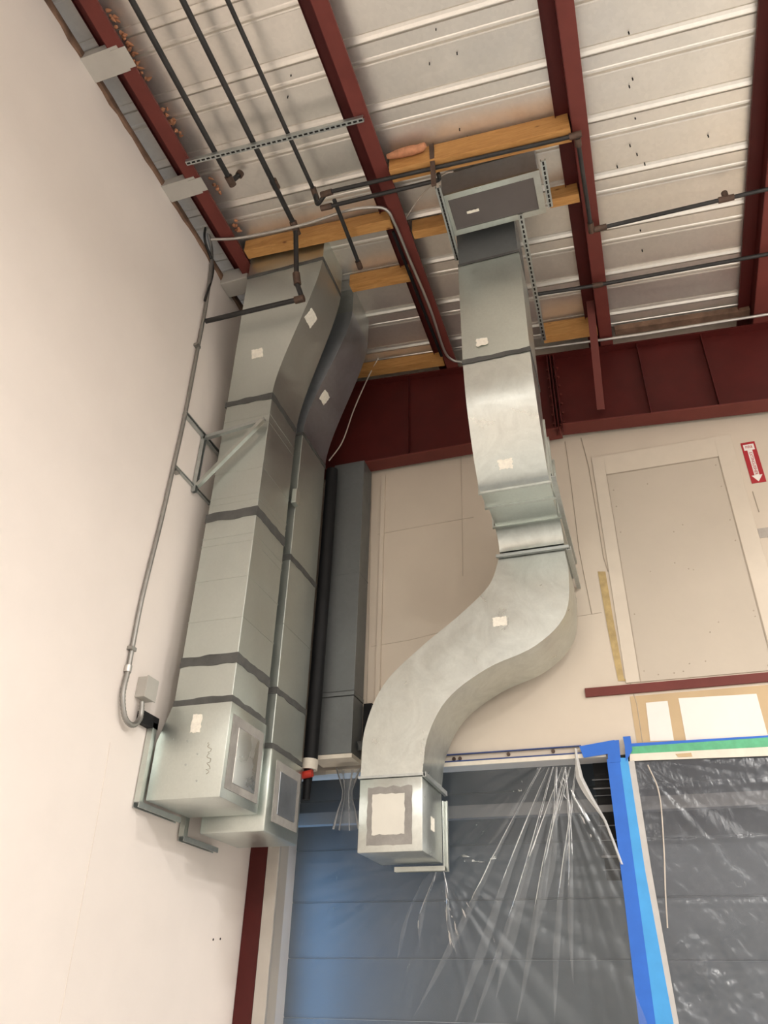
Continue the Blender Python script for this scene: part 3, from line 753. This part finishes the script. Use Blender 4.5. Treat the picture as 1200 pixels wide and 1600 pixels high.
# pipe 2: drops in front of duct A and runs to the left wall
dz = 7.76
pipe('iron_pipe', [V(x2, -6, zp(x2)), V(x2, 4.70, zp(x2)-.02), V(x2, 4.86, 7.95), V(x2+.05, 4.93, dz), V(XL+.062, 4.93, dz+.02)], rp, 'middle of the three black pipes, dropping in front of the nearest left duct',
     fittings=[(V(x2, 4.12, zp(x2)), V(x2, 4.22, zp(x2))), (V(x2, 4.62, zp(x2)-.015), V(x2, 4.76, zp(x2)-.06)), (V(x2, 4.83, 8.05), V(x2+.01, 4.87, 7.92)), (V(x2-.03, 4.93, dz), V(x2+.07, 4.93, dz))], grp=PG)
# pipe 3 and the run that crosses to the right
zr = 8.29; rq = .021
pipe('iron_pipe', [V(x3, -6, zp(x3)), V(x3, 4.36, zp(x3)-.01), V(x3+.02, 4.40, 8.44), V(x3+.16, 4.30, 8.46), V(.10, 4.31, 8.27), V(.25, 4.31, 8.265), V(.27, 5.38, 8.265), V(.36, 5.38, 8.27), V(6.0, 5.30, 8.05)], rq,
     'rightmost of the three black pipes, turning right below the timber and over the far purlin',
     fittings=[(V(x3, 4.30, zp(x3)), V(x3, 4.42, zp(x3)-.04)), (V(x3+.10, 4.31, 8.46), V(x3+.22, 4.30, 8.45)), (V(.18, 4.31, 8.265), V(.29, 4.31, 8.265)), (V(.25, 4.34, 8.265), V(.25, 4.42, 8.265)), (V(.27, 5.28, 8.265), V(.27, 5.40, 8.265)), (V(.30, 5.38, 8.268), V(.42, 5.38, 8.268)), (V(1.46, 5.365, 8.227), V(1.60, 5.363, 8.221)), (V(1.53, 5.36, 8.22), V(1.53, 5.36, 8.31))], grp=PG)
pipe('iron_pipe', [V(-2.26, 4.44, 8.44), V(-1.05, 4.42, 8.335), V(-1.05, 4.35, 8.335)], rq, 'short black pipe ending at the left of the thick timber block', grp=PG,
     fittings=[(V(-2.30, 4.44, 8.443), V(-2.18, 4.44, 8.435))])
pipe('iron_pipe', [on(522, 312, 2, 8.46), on(562, 415, 2, 8.40)], rq, 'short black pipe stub beside the right edge of the nearest left duct top', grp=PG,
     fittings=[(on(559, 408, 2, 8.40), on(563, 419, 2, 8.40))])
pipe('iron_pipe', [on(838, 460, 2, 8.30), on(925, 447, 2, 8.28), on(1200, 397, 2, 8.13), on(1330, 372, 2, 8.06)], .021, 'black pipe crossing from the S-shaped duct to the right, above the beam', grp=PG,
     fittings=[(on(926, 447, 2, 8.28), on(942, 444, 2, 8.275))])
pipe('steel_conduit', [on(836, 545, 1, 7.0), on(1000, 523, 1, 7.0), on(1200, 491, 1, 7.0), on(1330, 470, 1, 7.0)], .018, 'pale conduit running right along the deep red beam', m_conduitw, cat='conduit', grp=None)
# thin pipe hanger by the thick timber block
tag(MB().bar(on(674, 226, 1, 4.22), on(678, 290, 1, 4.30), .045, .02, (0, 1, 0)).build('pipe_hanger', m_rust), 'small rusty hanger on the thick timber block', 'hanger')

# conduit over the left ducts and down the second purlin
pts = [onroof(x, y, 8.665) for x, y in [(330, 374), (380, 371), (470, 352), (540, 330), (580, 324), (604, 328), (618, 352), (640, 405), (672, 482), (693, 545), (706, 562), (722, 566)]]
pipe('steel_conduit', spline(pts, 60), .016, 'bright conduit curving over the timber and down the second purlin to the beam', m_conduitw, cat='conduit', rad=.001)
tag(MB().tube(spline([onroof(x, y, 8.67) for x, y in [(614, 362), (640, 428), (668, 500), (690, 556)]], 20), .018, 8).build('black_cable', m_black, smooth=50), 'black cable along the lower left side of the second purlin', 'cable')

# conduit and box on the left wall
t = thing('wall_conduit', 'zinc conduit running down the left wall to a small grey box', 'conduit', (XL, 4.95, 3.5))
xw = XL+.025
cp = [on(322, 352, 0, xw+.02), on(331, 400, 0, xw+.01), on(323, 470, 0, xw), on(310, 540, 0, xw), on(290, 645, 0, xw), on(270, 735, 0, xw), on(250, 822, 0, xw), on(222, 935, 0, xw), on(200, 1048, 0, xw)]
MB().tube(spline(cp, 40), .020, 10).build('pipe_run', m_conduit, t, smooth=50)
fx = spline([on(200, 1048, 0, xw), on(192, 1085, 0, xw+.01), on(195, 1120, 0, xw+.03), on(207, 1133, 0, xw+.04), on(219, 1122, 0, xw+.03), on(222, 1096, 0, xw+.02)], 60)
MB().tube(fx, [.020+.003*(k % 2) for k in range(61)], 10).build('flexible_tail', m_conduit, t, smooth=60)
for px, py in [(305, 541), (272, 737), (202, 1014)]:
    p = on(px, py, 0, XL+.004); MB().box(XL, XL+.05, p.y-.03, p.y+.035, p.z-.015, p.z+.015).build('strap', m_conduit, t)
MB().tube([on(199, 1050, 0, xw), on(201, 1040, 0, xw)], .03, 12).build('connector', m_conduitw, t, smooth=40)
bxp = on(221, 1078, 0, XL)
t = thing('junction_box', 'small grey electrical box on the left wall at the end of the conduit', 'electrical box', (XL, bxp.y, bxp.z))
MB().box(XL, XL+.09, bxp.y-.075, bxp.y+.075, bxp.z-.085, bxp.z+.085).build('box_body', m_greyst, t, bev=.006)
MB().box(XL+.09, XL+.10, bxp.y-.08, bxp.y+.08, bxp.z-.09, bxp.z+.09).build('cover', m_greyst, t, bev=.003)

# second dark cable by the wall top
tag(MB().tube(spline([on(322, 350, 0, XL+.06), on(320, 375, 0, XL+.05), on(333, 420, 0, XL+.03), on(320, 470, 0, XL+.05)], 24), .014, 8).build('black_cable', m_pipe, smooth=50), 'dark cable looping at the top of the left wall conduit', 'cable')

# thin pale cables
tag(MB().tube(spline([on(601, 520, 1, 6.985), on(598, 545, 1, 6.985), on(575, 590, 1, 7.02), on(553, 640, 1, 7.05), on(535, 690, 1, 7.05), on(514, 720, 1, 7.05)], 40), .008, 6).build('pale_cable', m_wire, smooth=60), 'thin pale cable hanging across the deep beam right of the left ducts', 'cable')
tag(MB().tube(spline([on(708, 268, 1, 4.42), on(690, 275, 1, 4.45), on(655, 310, 1, 4.75), on(625, 355, 1, 5.0)], 24), .007, 6).build('pale_cable', m_wire, smooth=60), 'thin pale wire from the thick timber block to the second purlin', 'cable')

# ================================================================== OPENING: column, jamb, tapes, plastic
tag(MB().prism([(XL+.005, 7.36, 0), (-3.66, 7.36, 0), (-3.66, 7.372, 0), (-3.75, 7.372, 0), (-3.75, 7.385, 0), (-3.66, 7.385, 0), (-3.66, 7.397, 0), (XL+.005, 7.397, 0)], (0, 0, 3.56)).build('steel_column', m_red), 'dark red steel post in the corner below the left ducts', 'post')
struct(MB().box(-3.655, -3.535, 7.36, 7.41, 0, 3.58).build('trim_4', m_jamb))

# long tape and wood strip heads
t = thing('tape_header', 'pale strip edged with blue tape above the left plastic sheet', 'tape', (-1.2, YB, 3.6))
MB().box(-3.10, -.36, YB-.030, YB-.004, 3.595, 3.635).build('pale_strip', m_cream, t)
MB().box(-1.93, -.57, YB-.032, YB-.004, 3.703, 3.712).build('blue_line', m_bluedk, t)
MB().box(-1.93, -.57, YB-.034, YB-.004, 3.634, 3.646).build('blue_line', m_bluedk, t)
for x, z in [(-1.78, 3.67), (-1.72, 3.67), (-1.25, 3.68), (-.83, 3.68)]:
    MB().tube([(x, YB-.012, z), (x, YB, z)], .018, 10).build('fixing', m_rust, t)
t = thing('painter_tape', 'wide two-tone blue tape running down between the plastic sheets', 'tape', (-.27, YB-.04, 0))
yt = YB-.045
def strip(pts, mat, nm, y=yt, th=.004): return MB().prism([on(px, py, 1, y) for px, py in pts], (0, th, 0)).build(nm, mat, t)
strip([(948, 1186), (968, 1184), (1030, 1640), (1003, 1640), (975, 1400)], m_bluet, 'blue_strip')
strip([(968, 1184), (981, 1184), (1008, 1360), (1060, 1640), (1030, 1640)], m_cyant, 'light_strip')
strip([(981, 1190), (991, 1188), (1018, 1360), (1068, 1640), (1060, 1640), (1008, 1360)], m_edge, 'pale_edge', yt+.003)
strip([(905, 1166), (960, 1156), (961, 1176), (912, 1184)], m_bluet, 'cross_piece', yt-.002)
strip([(949, 1158), (967, 1156), (970, 1190), (950, 1192)], m_bluet, 'cross_piece', yt-.003)
strip([(973, 1151), (985, 1150), (988, 1172), (978, 1190), (976, 1165)], m_bluet, 'cross_piece', yt-.003)
t = thing('masking_strip', 'green masking strip with pale timber edge above the right plastic sheet', 'tape', (.5, YB, 3.6))
strip([(980, 1167), (1200, 1152), (1500, 1132), (1500, 1146), (1200, 1167), (985, 1178)], m_green, 'green_strip', YB-.03)
strip([(980, 1162), (1200, 1149), (1500, 1129), (1500, 1132), (1200, 1152), (980, 1167)], m_bluet, 'blue_line', YB-.031)
strip([(984, 1178), (1200, 1167), (1500, 1146), (1500, 1166), (1200, 1181), (984, 1189)], m_cream, 'timber_edge', YB-.034)
strip([(1055, 1178), (1080, 1176), (1082, 1182), (1060, 1183)], m_tan, 'torn_patch', YB-.037)
t = thing('louvre', 'dark grey slats glimpsed between the left plastic sheet and the blue tape', 'louvre', (-.4, 7.58, 2.4))
for k, (z, h) in enumerate([(3.44, .008), (3.36, .012), (3.30, .006), (3.16, .06), (3.04, .008), (2.92, .006), (2.78, .018), (2.68, .006)]):
    MB().box(-.52, -.30, 7.572, 7.59, z, z+h).build('slat', m_beamg, t)
MB().box(-.50, -.30, 7.591, 7.60, 2.6, 3.6).build('backing', m_gap, t)
tag(MB().box(-.335, -.15, YB-.03, YB+.17, 0, 3.60).build('sheet_post', m_gap), 'dark post behind the blue tape between the plastic sheets', 'post')

def lerp_tab(tab, z):
    for (z0, x0), (z1, x1_) in zip(tab, tab[1:]):
        if z <= z0 and z >= z1: return x0+(x1_-x0)*(z0-z)/(z0-z1)
    return tab[-1][1] if z < tab[-1][0] else tab[0][1]
edge = [(3.62, -.62), (3.42, -.595), (3.25, -.53), (3.05, -.44), (2.85, -.385), (2.65, -.335), (2.2, -.315), (.6, -.26)]
def fold(dx, dz_, freq, seed, k):
    """radiating drape folds below a pinch point"""
    r = math.hypot(dx, dz_); a = math.atan2(dx, -dz_)
    n_ = noise.noise(Vector((a*freq, seed, r*.25)))
    return n_*min(1, r/.35)*math.exp(-r*k)
def sheet(nx, nz, x0f, x1f, z0, z1, yfun):
    mb = MB(); bm = mb.bm; g = []
    for j in range(nz+1):
        z = z1+(z0-z1)*j/nz; a, b_ = x0f(z), x1f(z); row = []
        for i in range(nx+1):
            x = a+(b_-a)*i/nx; row.append(bm.verts.new((x, yfun(x, z), z)))
        g.append(row)
    for j in range(nz):
        for i in range(nx): bm.faces.new((g[j][i], g[j+1][i], g[j+1][i+1], g[j][i+1]))
    return mb
def yleft(x, z):
    y = YB-.010
    y -= .052*abs(fold(x+1.95, z-2.75, 8, 2.0, .45)) if z < 2.8 else 0
    y -= .055*abs(fold(x+.85, z-3.64, 11, 5.0, .40))
    y -= .018*(noise.noise(Vector((x*1.6, z*1.3, 3)))+.5)
    for zc in (3.33, 2.85, 2.38, 1.92, 1.45): y -= .004*math.exp(-((z-zc)/.012)**2)
    return y
t = thing('plastic_sheet', 'clear plastic sheet hung over the opening, left of the blue tape', 'plastic sheet', (-2, YB, 0), 'clear plastic sheets over the opening')
sheet(200, 150, lambda z: -3.545, lambda z: lerp_tab(edge, z), .7, 3.62, yleft).build('sheet', m_sheet, t, smooth=60)
def pleat(ax, ay, bx, by, wd):
    mb = MB(); rg = []
    for k in range(25):
        q = k/24; p = on(ax+(bx-ax)*q+4*math.sin(q*5+ax), ay+(by-ay)*q, 1, YB-.10)
        p.y = yleft(p.x, p.z)-.006; w_ = 2.4*wd*(.15+.85*q)*max(.04, 1-max(0, q-.7)*3.3)
        rg.append([(p.x+w_*c, p.y+.006-.012*math.cos(c*math.pi/2)*math.sin(math.pi*min(1, q*1.3+.1))**.5 if q < .69 else p.y+.006-.010*math.cos(c*math.pi/2)*max(0, (1-q)/.31), p.z) for c in (-1, -.6, -.25, 0, .25, .6, 1)])
    mb.rings(rg, cap=False, closed=False); mb.build('pleat', m_pleat, t, 80)
for a in [(846, 1196, 640, 1590, .020), (858, 1196, 700, 1610, .025), (866, 1195, 735, 1615, .016), (876, 1195, 768, 1560, .028), (883, 1195, 800, 1600, .015), (889, 1195, 824, 1490, .018), (894, 1195, 862, 1600, .016), (852, 1196, 748, 1330, .016), (872, 1195, 850, 1420, .018), (880, 1195, 898, 1540, .014),
          (662, 1362, 612, 1500, .012), (674, 1360, 650, 1470, .014), (686, 1358, 712, 1490, .012)]:
    pleat(*a)
mb = MB(); ring = []
for k in range(46):
    z = 3.68-k*.022; x = lerp_tab(edge, min(z, 3.62)); wdt = .012+.045*math.sin(math.pi*min(1, k/30))**2
    y = YB-.05
    ring.append([(x-wdt, y+.012, z), (x-wdt*.3, y-.012-wdt*.3, z), (x+.008, y-.006, z), (x+.012, y+.02, z)])
mb.rings(ring); mb.build('rolled_edge', m_sheetw, t, 60)
def yright(x, z):
    y = YB-.012
    amp = .005+.015*max(0, min(1, (2.75-z)/.9))
    y -= amp*.36*noise.noise(Vector((x*34+z*20, z*26-x*15, 7)))
    y -= amp*(noise.noise(Vector((x*5+z*2.5, z*4-x*2, 1)))+.5*noise.noise(Vector((x*14+z*6, z*9-x*4, 4))))
    y -= .02*abs(fold(x+.15, z-3.6, 6, 8.0, 1.0))
    for zc in (3.30, 2.87, 2.39, 1.90): y -= .005*math.exp(-((z-zc)/.014)**2)
    return y
t = thing('plastic_sheet', 'crinkled clear plastic sheet hung over the opening, right of the blue tape', 'plastic sheet', (1.5, YB, 0), 'clear plastic sheets over the opening')
sheet(260, 170, lambda z: -.20, lambda z: 2.62, .7, 3.60, yright).build('sheet', m_sheetr, t, smooth=60)
tag(MB().tube(spline([on(1012, 1195, 1, YB-.06), on(1030, 1240, 1, YB-.06), on(1037, 1320, 1, YB-.06), on(1040, 1400, 1, YB-.06), on(1043, 1450, 1, YB-.06)], 24), .006, 6).build('pale_cable', m_wire, smooth=60), 'thin pale cord hanging over the right plastic sheet', 'cable')

# gathered spout of plastic below the narrow duct
mb = MB(); ring = []
for z, r in [(3.62, .13), (3.50, .085), (3.40, .05), (3.32, .055), (3.22, .09), (3.05, .13)]:
    ring.append([(-2.82+r*(1+.18*math.sin(k*3.7))*math.cos(k/20*2*math.pi), 7.27+r*.6*(1+.18*math.sin(k*2.9))*math.sin(k/20*2*math.pi), z) for k in range(20)])
mb.rings(ring, cap=False)
tag(mb.build('plastic_funnel', m_pleat, smooth=60), 'gathered clear plastic spout under the narrow dark duct', 'plastic')
